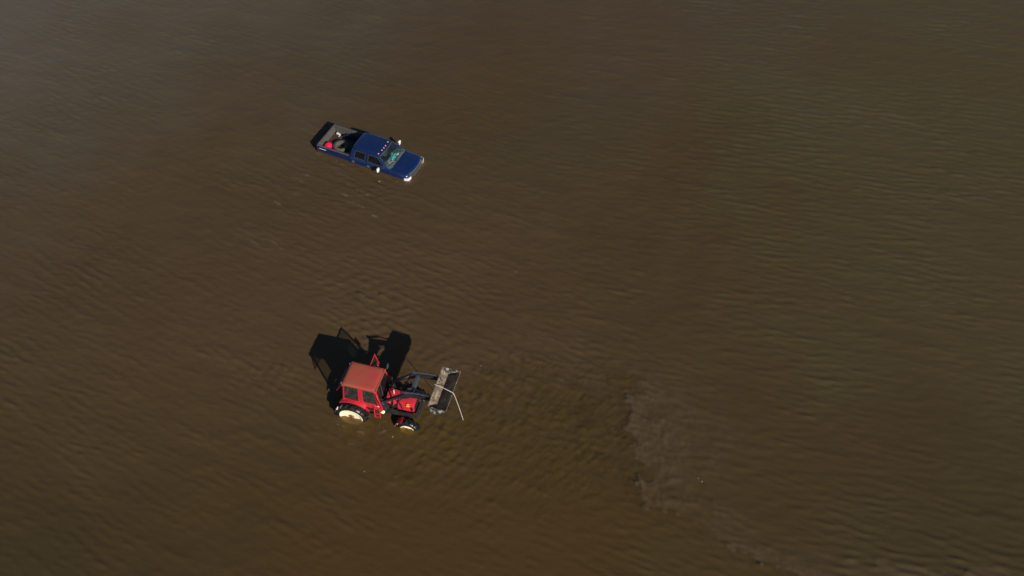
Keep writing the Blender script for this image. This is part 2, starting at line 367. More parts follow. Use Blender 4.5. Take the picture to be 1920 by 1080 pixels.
    GX, GY = np.meshgrid(gx, gy, indexing='ij'); co = np.stack([GX, GY, Z], -1).reshape(-1, 3).astype(np.float32)
    n1, n2 = len(gx), len(gy); idx = np.arange(n1 * n2).reshape(n1, n2)
    q = np.stack([idx[:-1, :-1], idx[1:, :-1], idx[1:, 1:], idx[:-1, 1:]], -1).reshape(-1, 4)
    me = bpy.data.meshes.new('water'); me.vertices.add(len(co)); me.vertices.foreach_set('co', co.ravel())
    me.loops.add(q.size); me.loops.foreach_set('vertex_index', q.ravel().astype(np.int32))
    me.polygons.add(len(q)); me.polygons.foreach_set('loop_start', np.arange(0, q.size, 4, dtype=np.int32))
    me.polygons.foreach_set('use_smooth', np.ones(len(q), dtype=bool))
    at = me.attributes.new('silt_sheen', 'FLOAT_COLOR', 'POINT'); at.data.foreach_set('color', CC.reshape(-1).astype(np.float32))
    me.update(calc_edges=True)
    o = bpy.data.objects.new('water', me); C.objects.link(o); me.materials.append(water_material()); o['kind'] = 'structure'
build_water()

# ------------------------------------------------------------ pickup truck
truck = empty('pickup_truck', (TX, TY, -TDEP), TTH, 'dark blue crew cab pickup truck standing deep in brown flood water', 'pickup truck')
def tp(name, bm, m, smooth=False, bevel=0.0, parent=None):
    return obj(name, bm, m, parent or truck, 0 if parent and parent is not truck else TDEP, smooth, bevel)
# bed
def arch(x0, x1, zt, zb, ax, r, az):
    P = [(x0, zt), (x0, zb)]
    dx = math.sqrt(max(r * r - (zb - az) ** 2, 0))
    a0 = math.atan2(zb - az, -dx)
    if x0 < ax - dx and x1 > ax + dx:
        a_s, a_e = math.atan2(zb - az, -dx), math.atan2(zb - az, dx)
        if a_s < 0: a_s += 2 * math.pi
        for k in range(13):
            a = a_s + (a_e - a_s) * k / 12
            P.append((ax + r * math.cos(a), az + r * math.sin(a)))
    P += [(x1, zb), (x1, zt)]
    return P
for s in (-1, 1):
    bm = B()
    prof = arch(0.14, 2.22, 0.50, -0.36, 1.20, 0.47, -0.40)
    prism(bm, [(x, s * 0.99, z) for x, z in prof], (0, -s * 0.05, 0))
    box(bm, (0.30, min(s * 0.985, s * 1.004), 0.30), (2.20, max(s * 0.985, s * 1.004), 0.335), 0.006)   # body crease
    tp('bed_side', bm, 'blue', bevel=0.012)
    bm = B(); box(bm, (0.13, min(s * 0.885, s * 1.0), 0.503), (2.22, max(s * 0.885, s * 1.0), 0.545), 0.012)
    tp('bed_rail', bm, 'liner')
    bm = B(); box(bm, (0.195, min(s * 0.885, s * 0.93), 0.045), (2.18, max(s * 0.885, s * 0.93), 0.50), 0.008)
    for k in range(9): box(bm, (0.32 + k * 0.21, min(s * 0.87, s * 0.886), 0.09), (0.40 + k * 0.21, max(s * 0.87, s * 0.886), 0.46))
    tp('bed_wall', bm, 'liner')
    bm = B(); prism(bm, [(1.20 + 0.44 * math.cos(R(a)), s * 0.87, 0.0 + 0.27 * math.sin(R(a))) for a in range(0, 181, 15)], (0, -s * 0.20, 0))
    tp('wheel_well', bm, 'blackblue', bevel=0.02)
    bm = B(); box(bm, (0.12, min(s * 0.90, s * 1.002), 0.02), (0.20, max(s * 0.90, s * 1.002), 0.40), 0.015)
    tp('tail_light', bm, 'taillens')
bm = B(); box(bm, (0.115, -0.90, -0.20), (0.17, 0.90, 0.50), 0.012)
tg = tp('tailgate', bm, 'blue')
bm = B(); box(bm, (0.172, -0.88, 0.045), (0.20, 0.88, 0.50)); box(bm, (0.115, -0.89, 0.503), (0.205, 0.89, 0.545), 0.012)
for k in range(5): box(bm, (0.198, -0.80 + k * 0.34, 0.08), (0.208, -0.56 + k * 0.34, 0.46))
tp('tailgate_liner', bm, 'liner')
bm = B(); box(bm, (2.185, -0.90, 0.045), (2.225, 0.90, 0.545), 0.01); tp('bed_bulkhead', bm, 'bluedark')
bm = B(); grid(bm, lambda u, v: (0.18 + 2.03 * u, -0.89 + 1.78 * v, 0.04 + 0.008 * math.sin(9 * u + 4 * v) ), 10, 10, (0, 0, -0.05)); tp('bed_floor', bm, 'mud')
bm = B(); box(bm, (0.30, -1.012, 0.345), (0.74, -0.992, 0.375), 0.005); tp('reflector_strip', bm, 'lens')
bm = B(); box(bm, (-0.06, -0.95, -0.36), (0.10, 0.95, -0.16), 0.03); tp('rear_bumper', bm, 'chrome')
# cab tub
def side_prof(s, y0=0.0): return [(s * (1.0 - y0), -0.36), (s * (1.008 - y0), 0.05), (s * (1.0 - y0), 0.26), (s * (0.985 - y0), 0.36), (s * (0.94 - y0), 0.455), (s * 0.885, 0.455), (s * 0.885, -0.36)]
bm = B(); box(bm, (2.30, -0.90, -0.34), (4.66, 0.90, 0.03)); tp('cab_floor', bm, 'black')
bm = B()
box(bm, (2.27, -0.90, -0.3), (2.315, 0.90, 0.47), 0.01); tp('rear_wall', bm, 'blue', bevel=0.01)
for s in (-1, 1):
    bm = B(); prism(bm, [(2.27, y, z) for y, z in side_prof(s, 0.004)], (0.10, 0, 0)); tp('rear_corner_panel', bm, 'blue', bevel=0.01)
    bm = B(); prism(bm, [(4.485, y, z) for y, z in side_prof(s, 0.004)], (0.22, 0, 0)); tp('door_sill_panel', bm, 'blue', bevel=0.01)
def G(x, tt, s, out=0.0): return (x, s * (0.935 - 0.185 * tt + out), 0.46 + 0.50 * tt)
for s in (-1, 1):
    for (xa, xb, xt0, xt1, wi) in ((2.385, 3.345, 2.50, 3.36, ((2.58, 0.07), (3.24, 0.07), (3.27, 0.87), (2.66, 0.87))),
                                   (3.365, 4.475, 3.38, 4.10, ((3.47, 0.07), (4.42, 0.07), (4.06, 0.87), (3.49, 0.87)))):
        bm = B(); prism(bm, [(xa, y, z) for y, z in side_prof(s)], (xb - xa, 0, 0))
        ring(bm, [G(xa, 0, s), G(xb + (0.15 if xa > 3 else 0), 0, s), G(xt1, 1, s), G(xt0, 1, s)], [G(x, t_, s) for x, t_ in wi], (0, -s * 0.035, 0))
        d = tp('door', bm, 'blue', bevel=0.008)
        bm = B(); prism(bm, [(x, y - s * 0.018, z) for x, y, z in [G(x, t_, s) for x, t_ in wi]], (0, -s * 0.006, 0))
        tp('window_pane', bm, 'darkglass', parent=d)
        bm = B(); ring(bm, [G(x + ox, t_ + ot, s, 0.003) for (x, t_), (ox, ot) in zip(wi, ((-.025, -.05), (.025, -.05), (.02, .05), (-.02, .05)))], [G(x, t_, s, 0.003) for x, t_ in wi], (0, -s * 0.004, 0))
        tp('window_trim', bm, 'steel', parent=d)
        hx = xa + 0.07; bm = B(); box(bm, (hx, min(s * 1.0, s * 1.035), 0.17), (hx + 0.15, max(s * 1.0, s * 1.035), 0.27), 0.012)
        tp('handle', bm, 'chrome', parent=d)
    # pillars
    bm = B(); prism(bm, [G(2.30, 0, s, -.004), G(2.385, 0, s, -.004), G(2.50, 1, s, -.004), G(2.42, 1, s, -.004)], (0, -s * 0.05, 0)); tp('pillar', bm, 'blue', bevel=0.008)
    bm = B(); prism(bm, [G(3.345, 0, s, -.02), G(3.365, 0, s, -.02), G(3.38, 1, s, -.02), G(3.36, 1, s, -.02)], (0, -s * 0.04, 0)); tp('pillar', bm, 'blue', bevel=0.008)
    bm = B(); prism(bm, [G(4.63, 0, s, .0), G(4.72, -0.04, s, -.01), G(4.19, 1, s, -.02), G(4.11, 1, s, .0)], (0, -s * 0.06, 0)); tp('pillar', bm, 'blue', bevel=0.008)
bm = B()
ring(bm, [(2.275, -0.93, 0.46), (2.275, 0.93, 0.46), (2.42, 0.75, 0.96), (2.42, -0.75, 0.96)], [(2.29, -0.62, 0.53), (2.29, 0.62, 0.53), (2.40, 0.58, 0.88), (2.40, -0.58, 0.88)], (0.04, 0, 0))
rp = tp('rear_panel', bm, 'blue', bevel=0.006)
bm = B(); prism(bm, [(2.295, -0.64, 0.52), (2.295, 0.64, 0.52), (2.407, 0.60, 0.89), (2.407, -0.60, 0.89)], (0.01, 0, 0)); tp('rear_window', bm, 'darkglass', parent=rp)
# roof
def roof(u, v):
    a = u * 2 - 1; b_ = v * 2 - 1
    x = 3.265 + 0.885 * a; y = 0.765 * b_
    cr = 1 - 0.10 * abs(b_) ** 6
    x = 3.265 + 0.885 * a * cr - 0.02 * (1 - a) * 0
    z = 1.055 - 0.022 * b_ * b_ - 0.055 * abs(b_) ** 8 - 0.045 * abs(a) ** 10 - 0.012 * a * a
    return (x, y, z)
bm = B(); grid(bm, roof, 24, 24, (0, 0, -0.05)); rf = tp('roof', bm, 'blue', smooth=True)
for x, y in ((4.03, 0.49), (4.065, 0.16), (4.07, -0.04), (4.065, -0.25), (4.03, -0.58)):
    bm = B(); box(bm, (x - 0.035, y - 0.026, 1.018), (x + 0.035, y + 0.026, 1.062), 0.012); tp('marker_lamp', bm, 'amber', parent=rf)
for s in (-1, 1):
    bm = B(); box(bm, (2.5, min(s * 0.62, s * 0.65), 1.03), (4.0, max(s * 0.62, s * 0.65), 1.045), 0.005); tp('roof_trim', bm, 'bluedark', parent=rf)
# windscreen
def ws(u, v):
    b_ = v * 2 - 1; bow = 0.13 * (1 - b_ * b_) * (1 - 0.55 * u)
    return (4.675 - 0.52 * u + bow * 0.9, (0.875 - 0.165 * u) * b_, 0.462 + 0.525 * u)
bm = B(); grid(bm, ws, 6, 14); tp('windscreen', bm, 'glass', smooth=True)
bm = B()
for v0, v1 in ((0.0, 0.012), (0.988, 1.0)):
    grid(bm, lambda u, v: tuple(Vector(ws(u, v0 + (v1 - v0) * v)) + Vector((0.006, 0, 0.006))), 6, 1, (0, 0, -0.012))
grid(bm, lambda u, v: tuple(Vector(ws(0.965 + 0.035 * u, v)) + Vector((0.006, 0, 0.006))), 1, 14, (0, 0, -0.012))
tp('windscreen_seal', bm, 'steel')
bm = B(); grid(bm, lambda u, v: (ws(0, v)[0] + 0.005 + u * (4.985 - 0.07 * (2 * v - 1) ** 2 - ws(0, v)[0]), (2 * v - 1) * 0.885, 0.455 - 0.015 * u), 3, 14, (0, 0, -0.03)); tp('cowl', bm, 'dash', smooth=True)
for (a, b_) in (((4.90, 0.74, 0.478), (4.70, 0.25, 0.60)), ((4.975, -0.08, 0.478), (4.73, -0.50, 0.585))):
    bm = B(); tube(bm, [a, ((a[0] + b_[0]) / 2 + .01, (a[1] + b_[1]) / 2, (a[2] + b_[2]) / 2 + .02), b_], 0.011, 5); tp('wiper', bm, 'steel')
# interior
bm = B(); grid(bm, lambda u, v: (4.30 + u * 0.44, -0.86 + v * 1.72, 0.40 + 0.03 * math.sin(u * 3) + 0.03 * math.sin(v * 11) * (1 - u)), 6, 18, (0, 0, -0.12)); tp('dashboard', bm, 'dash', smooth=True)
for x in (2.75, 3.55):
    for y in (-0.42, 0.42):
        bm = B(); box(bm, (x, y - 0.25, 0.10), (x + 0.5, y + 0.25, 0.24), 0.05)
        box(bm, (x - 0.06, y - 0.24, 0.2), (x + 0.08, y + 0.24, 0.72), 0.05); box(bm, (x - 0.05, y - 0.12, 0.74), (x + 0.04, y + 0.12, 0.88), 0.035)
        tp('seat', bm, 'seat')
bm = B()
lathe(bm, [(0.19 + 0.014 * math.cos(R(a)), 0.014 * math.sin(R(a))) for a in range(0, 360, 60)], 'Z', 24, close=True)
box(bm, (-0.19, -0.02, -0.01), (0.19, 0.02, 0.01)); bmesh.ops.transform(bm, matrix=Matrix.Translation((4.12, 0.42, 0.47)) @ Matrix.Rotation(R(-35), 4, 'Y'), verts=bm.verts[:])
tp('steering_wheel', bm, 'black')
# bonnet and wings
def nose(y): return 6.07 - 0.10 * (abs(y) / 0.72) ** 2.2
def hoodz(x, y):
    q = min(max((x - 4.95) / 1.1, 0), 1); a = abs(y) / 0.72
    z = 0.455 - 0.045 * q - 0.05 * q ** 4 - 0.018 * a * a
    z += 0.018 * (1 / (1 + math.exp(-(0.80 - a) * 30)))
    if x > nose(y) - 0.08: z -= 0.05 * ((x - nose(y) + 0.08) / 0.08) ** 2
    return z
def hoodf(u, v):
    y = (2 * v - 1) * 0.72; x0 = 4.985 - 0.05 * (2 * v - 1) ** 2; x1 = nose(y)
    uu = 1 - (1 - u) ** 1.5; x = x0 + (x1 - x0) * uu
    return (x, y, hoodz(x, y))
bm = B(); grid(bm, hoodf, 24, 30, (0, 0, -0.03)); tp('bonnet', bm, 'blue', smooth=True)
for s in (-1, 1):
    loops = []
    for k in range(23):
        x = 4.712 + (6.0 - 4.712) * k / 22; q = max(0, (x - 5.55) / 0.45); w_ = 1.0 - 0.10 * q * q
        dx = x - 5.20; zb = -0.36 if abs(dx) > 0.46 else max(-0.36, -0.42 + math.sqrt(max(0.0, 0.47 ** 2 - dx * dx)))
        zh = hoodz(max(x, 4.95), 0.70) - 0.004; dz = 0.05 * q * q
        if x < 4.95: zh = 0.45
        yi = 0.733 if x > 4.94 else 0.89
        L = [(x, s * yi, zh - dz * .6), (x, s * max(0.90 * w_, yi + .01), zh - 0.03 - dz), (x, s * 0.955 * w_, zh - 0.075 - dz), (x, s * 0.985 * w_, zh - 0.15 - dz), (x, s * 1.0 * w_, 0.15), (x, s * 1.0 * w_, zb), (x, s * 0.87 * w_, zb), (x, s * yi, zh - dz - 0.06)]
        loops.append(L)
    bm = B(); loft(bm, loops); tp('front_wing', bm, 'blue', smooth=True)
    bm = B(); prism(bm, [(5.80, s * 1.003, 0.02), (5.80, s * 1.003, 0.19), (6.03, s * 0.93, 0.215), (6.075, s * 0.745, 0.22), (6.075, s * 0.745, 0.02), (6.05, s * 0.92, 0.0)][:1] + [(5.80, s * 1.0, 0.20), (6.015, s * 0.93, 0.215), (6.085, s * 0.71, 0.225), (6.085, s * 0.71, 0.03), (6.015, s * 0.93, 0.02)], (0.03, 0, 0))
    hl = tp('headlight', bm, 'lens', bevel=0.01)
    bm = B(); box(bm, (6.00, min(s * .72, s * .90), -0.11), (6.06, max(s * .72, s * .90), 0.005), 0.012); tp('turn_signal', bm, 'yellow')
    bm = B(); box(bm, (4.25, min(s * 1.14, s * 1.36), 0.33), (4.37, max(s * 1.14, s * 1.36), 0.60), 0.05, seg=3)
    mi = tp('wing_mirror', bm, 'lens', smooth=True)
    bm = B(); tube(bm, [(4.42, s * 0.93, 0.50), (4.33, s * 1.18, 0.53)], 0.014, 6); tube(bm, [(4.44, s * 0.94, 0.41), (4.33, s * 1.18, 0.42)], 0.014, 6); tp('mirror_arm', bm, 'black', parent=mi)
bm = B(); n_ = 16
out = [(nose(-0.70 + 1.4 * i / n_) + 0.008, -0.70 + 1.4 * i / n_) for i in range(n_ + 1)]
for za, zb in ((0.285, 0.335), (-0.02, 0.03), (0.145, 0.165)):
    loft(bm, [[(x, y, za), (x + 0.045, y, za), (x + 0.045, y, zb), (x, y, zb)] for x, y in out])
for s in (-1, 1): box(bm, (nose(.7), min(s * .66, s * .70), -0.02), (nose(.7) + 0.055, max(s * .66, s * .70), 0.33), 0.006)
gr = tp('grille', bm, 'chrome', smooth=False)
bm = B(); loft(bm, [[(x - 0.02, y, 0.0), (x + 0.02, y, 0.0), (x + 0.02, y, 0.30), (x - 0.02, y, 0.30)] for x, y in out]); tp('grille_mesh', bm, 'black', parent=gr)
bm = B(); loft(bm, [[(6.06 + 0.06 * (1 - (y_ / .98) ** 2), y_, -0.36), (6.16 + 0.06 * (1 - (y_ / .98) ** 2), y_, -0.36), (6.16 + 0.06 * (1 - (y_ / .98) ** 2), y_, -0.13), (6.06 + 0.06 * (1 - (y_ / .98) ** 2), y_, -0.13)] for y_ in [-.98 + .14 * k for k in range(15)]]); tp('front_bumper', bm, 'chrome')
def tyre_prof(R_, r_, w_):
    return [(r_, -w_ * .36), (r_ + (R_ - r_) * .25, -w_ * .48), (r_ + (R_ - r_) * .6, -w_ * .5), (R_ - .03, -w_ * .44), (R_, -w_ * .3), (R_ + .004, 0), (R_, w_ * .3), (R_ - .03, w_ * .44), (r_ + (R_ - r_) * .6, w_ * .5), (r_ + (R_ - r_) * .25, w_ * .48), (r_, w_ * .36)]
for x in (1.20, 5.20):
    for s in (-1, 1):
        bm = B(); lathe(bm, [(0.02, s * .06), (0.09, s * .07), (0.10, s * .02), (0.02, s * .02)], 'Y', 20, close=True)
        wh = obj('wheel', bm, 'chrome', truck, loc=(x, s * 0.84, 0.40))
        bm = B(); lathe(bm, tyre_prof(0.40, 0.21, 0.25), 'Y', 32, close=True); obj('tyre', bm, 'rubber', wh, smooth=True)
        bm = B(); lathe(bm, [(0.09, s * .03), (0.16, s * .05), (0.205, s * .02), (0.215, s * .09), (0.215, -s * .09), (0.19, -s * .05), (0.09, s * .01)], 'Y', 28, close=True); obj('rim', bm, 'chrome', wh, smooth=True)

# things lying in the truck
def tw(x, y, z):
    c, s = math.cos(TTH), math.sin(TTH); return (TX + x * c - y * s, TY + x * s + y * c, z)
def place(o, x, y, z, rz=0.0, rx=0.0, ry=0.0):
    o.location = tw(x, y, z); o.rotation_euler = (rx, ry, TTH + rz); return o
bm = B(); prof = [(0.001, 0), (0.14, 0.0), (0.215, 0.05), (0.235, 0.14), (0.215, 0.24), (0.13, 0.315), (0.055, 0.335), (0.05, 0.36), (0.001, 0.365)]
lathe(bm, prof, 'Z', 32)
o = obj('red_drum', bm, 'pinkred', None, smooth=True); place(o, 0.55, -0.46, 0.055); tag(o, 'bright red round plastic drum in the rear corner of the pickup bed', 'drum')
bm = B(); lathe(bm, tyre_prof(0.43, 0.235, 0.25), 'Z', 48, close=True)
for k in range(40):
    a = 2 * math.pi * k / 40
    box(bm, (0.425, -0.018, -0.10), (0.442, 0.018, 0.10), 0, Matrix.Rotation(a, 4, 'Z'))
o = obj('spare_tyre', bm, 'dustrub', None, smooth=True); place(o, 1.24, -0.20, 0.18, rx=R(2), ry=R(3)); tag(o, 'loose worn tyre lying flat on the floor of the pickup bed', 'tyre')
bm = B(); box(bm, (-0.17, -0.07, 0), (0.17, 0.07, 0.13), 0.03); tube(bm, [(0.16, 0, 0.10), (0.24, -0.05, 0.16), (0.20, -0.16, 0.05)], 0.03, 8)
for k in range(4): box(bm, (-0.14 + k * 0.075, -0.075, 0.02), (-0.10 + k * 0.075, 0.075, 0.138), 0.004)
o = obj('silver_tool', bm, 'lens', None, smooth=True); o.scale = (0.8, 0.8, 0.8); place(o, 0.50, 0.72, 0.06, rz=R(-14)); tag(o, 'small shiny white metal tool by the far wall of the pickup bed', 'tool')
bm = B(); box(bm, (-0.15, -0.11, 0), (0.15, 0.11, 0.22), 0.03); tube(bm, [(-0.08, 0, 0.22), (-0.06, 0, 0.26), (0.06, 0, 0.26), (0.08, 0, 0.22)], 0.014, 6)
o = obj('fuel_can', bm, 'darkred', None, smooth=True); place(o, 1.90, -0.66, 0.055, rz=R(8)); tag(o, 'dull dark red fuel can in the pickup bed behind the cab', 'fuel can')
# on the dashboard
bm = B(); random.seed(3)
def cloth(u, v):
    a = u * 2 - 1; b_ = v * 2 - 1; r = 1 - 0.25 * math.sin(5 * u + 3 * v) ** 2
    return (a * 0.19 * r, b_ * 0.32 * r, 0.03 + 0.05 * math.exp(-2 * (a * a + b_ * b_)) + 0.022 * math.sin(11 * u + 5 * v) * math.cos(7 * v - 4 * u))
grid(bm, cloth, 16, 18, (0, 0, -0.02)); o = obj('folded_cloth', bm, 'teal', None, smooth=True); place(o, 4.52, 0.08, 0.43, rz=R(15)); tag(o, 'crumpled teal cloth behind the pickup windscreen', 'cloth')
bm = B(); box(bm, (-0.06, -0.09, 0), (0.06, 0.09, 0.02), 0.004); box(bm, (-0.055, -0.085, 0.021), (0.05, 0.08, 0.03), 0.003)
o = obj('paper_pad', bm, 'paper', None); place(o, 4.66, 0.40, 0.425, rz=R(10), ry=R(-14)); tag(o, 'white paper pad on the far side of the dashboard', 'paper pad')
bm = B(); box(bm, (-0.13, -0.11, 0), (0.13, 0.11, 0.02), 0.003); box(bm, (-0.10, -0.10, 0.021), (0.12, 0.09, 0.05), 0.004)
o = obj('magazine_stack', bm, 'tan', None); place(o, 4.55, -0.36, 0.425, rz=R(-20), ry=R(-8)); tag(o, 'untidy tan and red magazine stack on the near side of the dashboard', 'magazines')
bm = B(); lathe(bm, [(0.001, 0), (0.035, 0.0), (0.042, 0.10), (0.036, 0.10), (0.03, 0.01), (0.001, 0.01)], 'Z', 16); o = obj('paper_cup', bm, 'paper', None, smooth=True); place(o, 4.66, -0.22, 0.425, ry=R(80)); tag(o, 'white paper cup lying beside the magazines under the windscreen', 'cup')

# ------------------------------------------------------------ tractor
trac = empty('farm_tractor', (AX, AY, -ADEP), ATH, 'red farm tractor with boxy cab and raised front loader standing hub deep in brown water', 'tractor')
def ap(name, bm, m, smooth=False, bevel=0.0, parent=None):
    return obj(name, bm, m, parent or trac, 0 if parent and parent is not trac else ADEP, smooth, bevel)
def S(x, z, s, out=0.0):   # cab side plane
    return (x, s * (0.755 - 0.125 * (z - 0.75) / 1.25 + out), z)
bm = B(); box(bm, (-0.10, -0.24, -0.15), (1.7, 0.24, 0.55), 0.05); box(bm, (1.6, -0.2, -0.05), (3.05, 0.2, 0.55), 0.04)
box(bm, (0.1, -0.72, -0.03), (0.55, 0.72, 0.15), 0.05); ap('gearbox', bm, 'iron')
bm = B(); box(bm, (2.90, -0.64, -0.22), (3.10, 0.64, -0.06), 0.03); box(bm, (2.75, -0.16, -0.15), (3.25, 0.16, 0.2), 0.03)
for s in (-1, 1): lathe(bm, [(0.001, -.05), (0.13, -.05), (0.13, .08), (0.001, .08)], 'Y', 16, c=(3.0, s * 0.58, -0.02))
ap('front_axle', bm, 'red')
bm = B(); box(bm, (-0.08, -0.74, 0.66), (1.72, 0.74, 0.74), 0.02); ap('cab_floor', bm, 'iron')
# cab shell
for s in (-1, 1):
    bm = B()
    prism(bm, [S(-0.12, 0.75, s), S(0.74 if s > 0 else 0.80, 0.75, s), S(0.74 if s > 0 else 0.78, 1.0, s), S(-0.10, 1.0, s)], (0, -s * 0.03, 0))
    ring(bm, [S(-0.10, 1.0, s), S(0.78, 1.0, s), S(0.76, 2.0, s), S(-0.03, 2.0, s)], [S(0.0, 1.06, s), S(0.64, 1.06, s), S(0.66, 1.93, s), S(0.07, 1.93, s)], (0, -s * 0.035, 0))
    sp = ap('side_panel', bm, 'red', bevel=0.008)
    bm = B(); prism(bm, [S(0.0, 1.06, s, -.018), S(0.64, 1.06, s, -.018), S(0.66, 1.93, s, -.018), S(0.07, 1.93, s, -.018)], (0, -s * 0.006, 0)); ap('side_window', bm, 'dirtyglass', parent=sp)
    bm = B(); ring(bm, [S(-0.02, 1.04, s, .004), S(0.66, 1.04, s, .004), S(0.68, 1.95, s, .004), S(0.05, 1.95, s, .004)], [S(0.01, 1.07, s, .004), S(0.63, 1.07, s, .004), S(0.65, 1.92, s, .004), S(0.08, 1.92, s, .004)], (0, -s * 0.006, 0)); ap('window_rubber', bm, 'black', parent=sp)
    bm = B(); tube(bm, [S(0.80, 0.75, s, -.02), S(0.785, 2.0, s, -.02)], 0.03, 4); ap('pillar', bm, 'red')
    bm = B(); tube(bm, [S(1.80, 0.75, s, -.02), S(1.53, 2.0, s, -.02)], 0.032, 4); ap('pillar', bm, 'red')
# near door, closed
def door(bmf, T):
    bm = B()
    prism(bm, [T(0.83, 0.76), T(1.74, 0.76), T(1.69, 1.0), T(0.83, 1.0)], bmf)
    ring(bm, [T(0.83, 1.0), T(1.69, 1.0), T(1.49, 1.97), T(0.82, 1.97)], [T(0.90, 1.06), T(1.60, 1.06), T(1.44, 1.91), T(0.89, 1.91)], bmf)
    d = ap('door', bm, 'red', bevel=0.006)
    bm = B(); prism(bm, [Vector(T(x, z)) + Vector(bmf) * .5 for x, z in ((0.90, 1.06), (1.60, 1.06), (1.44, 1.91), (0.89, 1.91))], Vector(bmf) * 0.2); ap('door_window', bm, 'dirtyglass', parent=d)
    bm = B(); box(bm, Vector(T(1.50, 0.93)) - Vector((.07, .03, .02)), Vector(T(1.50, 0.93)) + Vector((.07, .03, .02)), 0.01); ap('handle', bm, 'lens', parent=d)
    return d
door((0, 0.03, 0), lambda x, z: S(x, z, -1, 0.004))
# far door, swung out square to the cab on its rear pillar
def Tf(x, z): return (0.80 - 0.04 * (x - 0.83), 0.64 + 0.09 * (2.0 - z) * 0.6 + (x - 0.83) * 1.12, z)
fd = door((0.03, 0, 0), Tf); fd['label'] = 'far side door swung wide open'
# windscreen and front frame
def fx(z): return 1.80 - 0.27 * (z - 0.75) / 1.25
def F(y, z): return (fx(z) + 0.02, y, z)
bm = B(); ring(bm, [F(-0.72, 0.98), F(0.72, 0.98), F(0.62, 2.0), F(-0.62, 2.0)], [F(-0.67, 1.06), F(0.67, 1.06), F(0.58, 1.95), F(-0.58, 1.95)], (-0.03, 0, 0))
prism(bm, [F(-0.75, 0.70), F(0.75, 0.70), F(0.72, 0.98), F(-0.72, 0.98)], (-0.03, 0, 0)); ff = ap('front_frame', bm, 'iron', bevel=0.005)
bm = B(); prism(bm, [F(-0.67, 1.06), F(0.67, 1.06), F(0.58, 1.95), F(-0.58, 1.95)], (-0.006, 0, 0)); ap('windscreen', bm, 'midglass', parent=ff)
bm = B(); tube(bm, [(fx(1.95) + .05, -0.12, 1.93), (fx(1.3) + .05, -0.30, 1.30)], 0.012, 5); ap('wiper', bm, 'steel', parent=ff)
# rear frame with the hatch tilted out
bm = B(); ring(bm, [(-0.12, -0.755, 0.75), (-0.12, 0.755, 0.75), (-0.03, 0.63, 2.0), (-0.03, -0.63, 2.0)], [(-0.11, -0.67, 1.0), (-0.11, 0.67, 1.0), (-0.04, 0.58, 1.93), (-0.04, -0.58, 1.93)], (0.035, 0, 0)); ap('rear_frame', bm, 'red', bevel=0.006)
def Hh(y, q): return (-0.06 - q * 0.36, y, 1.93 - q * 0.62)
bm = B(); ring(bm, [Hh(-0.60, 0), Hh(0.60, 0), Hh(0.62, 1.0), Hh(-0.62, 1.0)], [Hh(-0.555, 0.07), Hh(0.555, 0.07), Hh(0.575, 0.93), Hh(-0.575, 0.93)], (-0.02, 0, -0.012)); rh = ap('rear_hatch', bm, 'red', bevel=0.004)
bm = B(); prism(bm, [Hh(-0.555, 0.07), Hh(0.555, 0.07), Hh(0.575, 0.93), Hh(-0.575, 0.93)], (-0.005, 0, -0.003)); ap('hatch_window', bm, 'dirtyglass', parent=rh)
# roof
def rfn(u, v):
    a = u * 2 - 1; b_ = v * 2 - 1
    z = 2.085 - 0.015 * a * a - 0.015 * b_ * b_ - 0.05 * abs(a) ** 14 - 0.05 * abs(b_) ** 14
    if 0.90 < abs(b_) < 0.95 or (a > 0.93): z += 0.006
    return (0.745 + 0.825 * a, 0.655 * b_, z)
bm = B(); grid(bm, rfn, 40, 32, (0, 0, -0.055)); rf = ap('roof', bm, 'redfade', smooth=True)
bm = B()
for s in (-1, 1): box(bm, (-0.06, min(s * .625, s * .66), 1.99), (1.55, max(s * .625, s * .66), 2.03), 0.008)
box(bm, (1.545, -0.655, 1.985), (1.60, 0.655, 2.062), 0.015); ap('roof_lip', bm, 'redfade', parent=rf)
for s in (-1, 1):
    bm = B(); box(bm, (-0.14, min(s * .50, s * .60), 1.90), (-0.07, max(s * .50, s * .60), 1.98), 0.015); ap('work_lamp', bm, 'lens')
# interior
bm = B(); box(bm, (0.30, -0.24, 0.95), (0.80, 0.24, 1.10), 0.05); box(bm, (0.22, -0.23, 1.05), (0.36, 0.23, 1.62), 0.05); box(bm, (0.4, -0.15, 0.74), (0.7, 0.15, 0.96)); ap('seat', bm, 'seat')
bm = B(); box(bm, (1.30, -0.35, 0.74), (1.62, 0.35, 1.25), 0.05); tube(bm, [(1.36, 0, 1.2), (1.18, 0, 1.40)], 0.03, 8); ap('dashboard', bm, 'black')
bm = B(); lathe(bm, [(0.20 + 0.014 * math.cos(R(a)), 0.014 * math.sin(R(a))) for a in range(0, 360, 60)], 'Z', 24, close=True); box(bm, (-.2, -.015, -.01), (.2, .015, .01)); box(bm, (-.015, -.2, -.01), (.015, .2, .01))
bmesh.ops.transform(bm, matrix=Matrix.Translation((1.16, 0, 1.42)) @ Matrix.Rotation(R(-30), 4, 'Y'), verts=bm.verts[:]); ap('steering_wheel', bm, 'black')
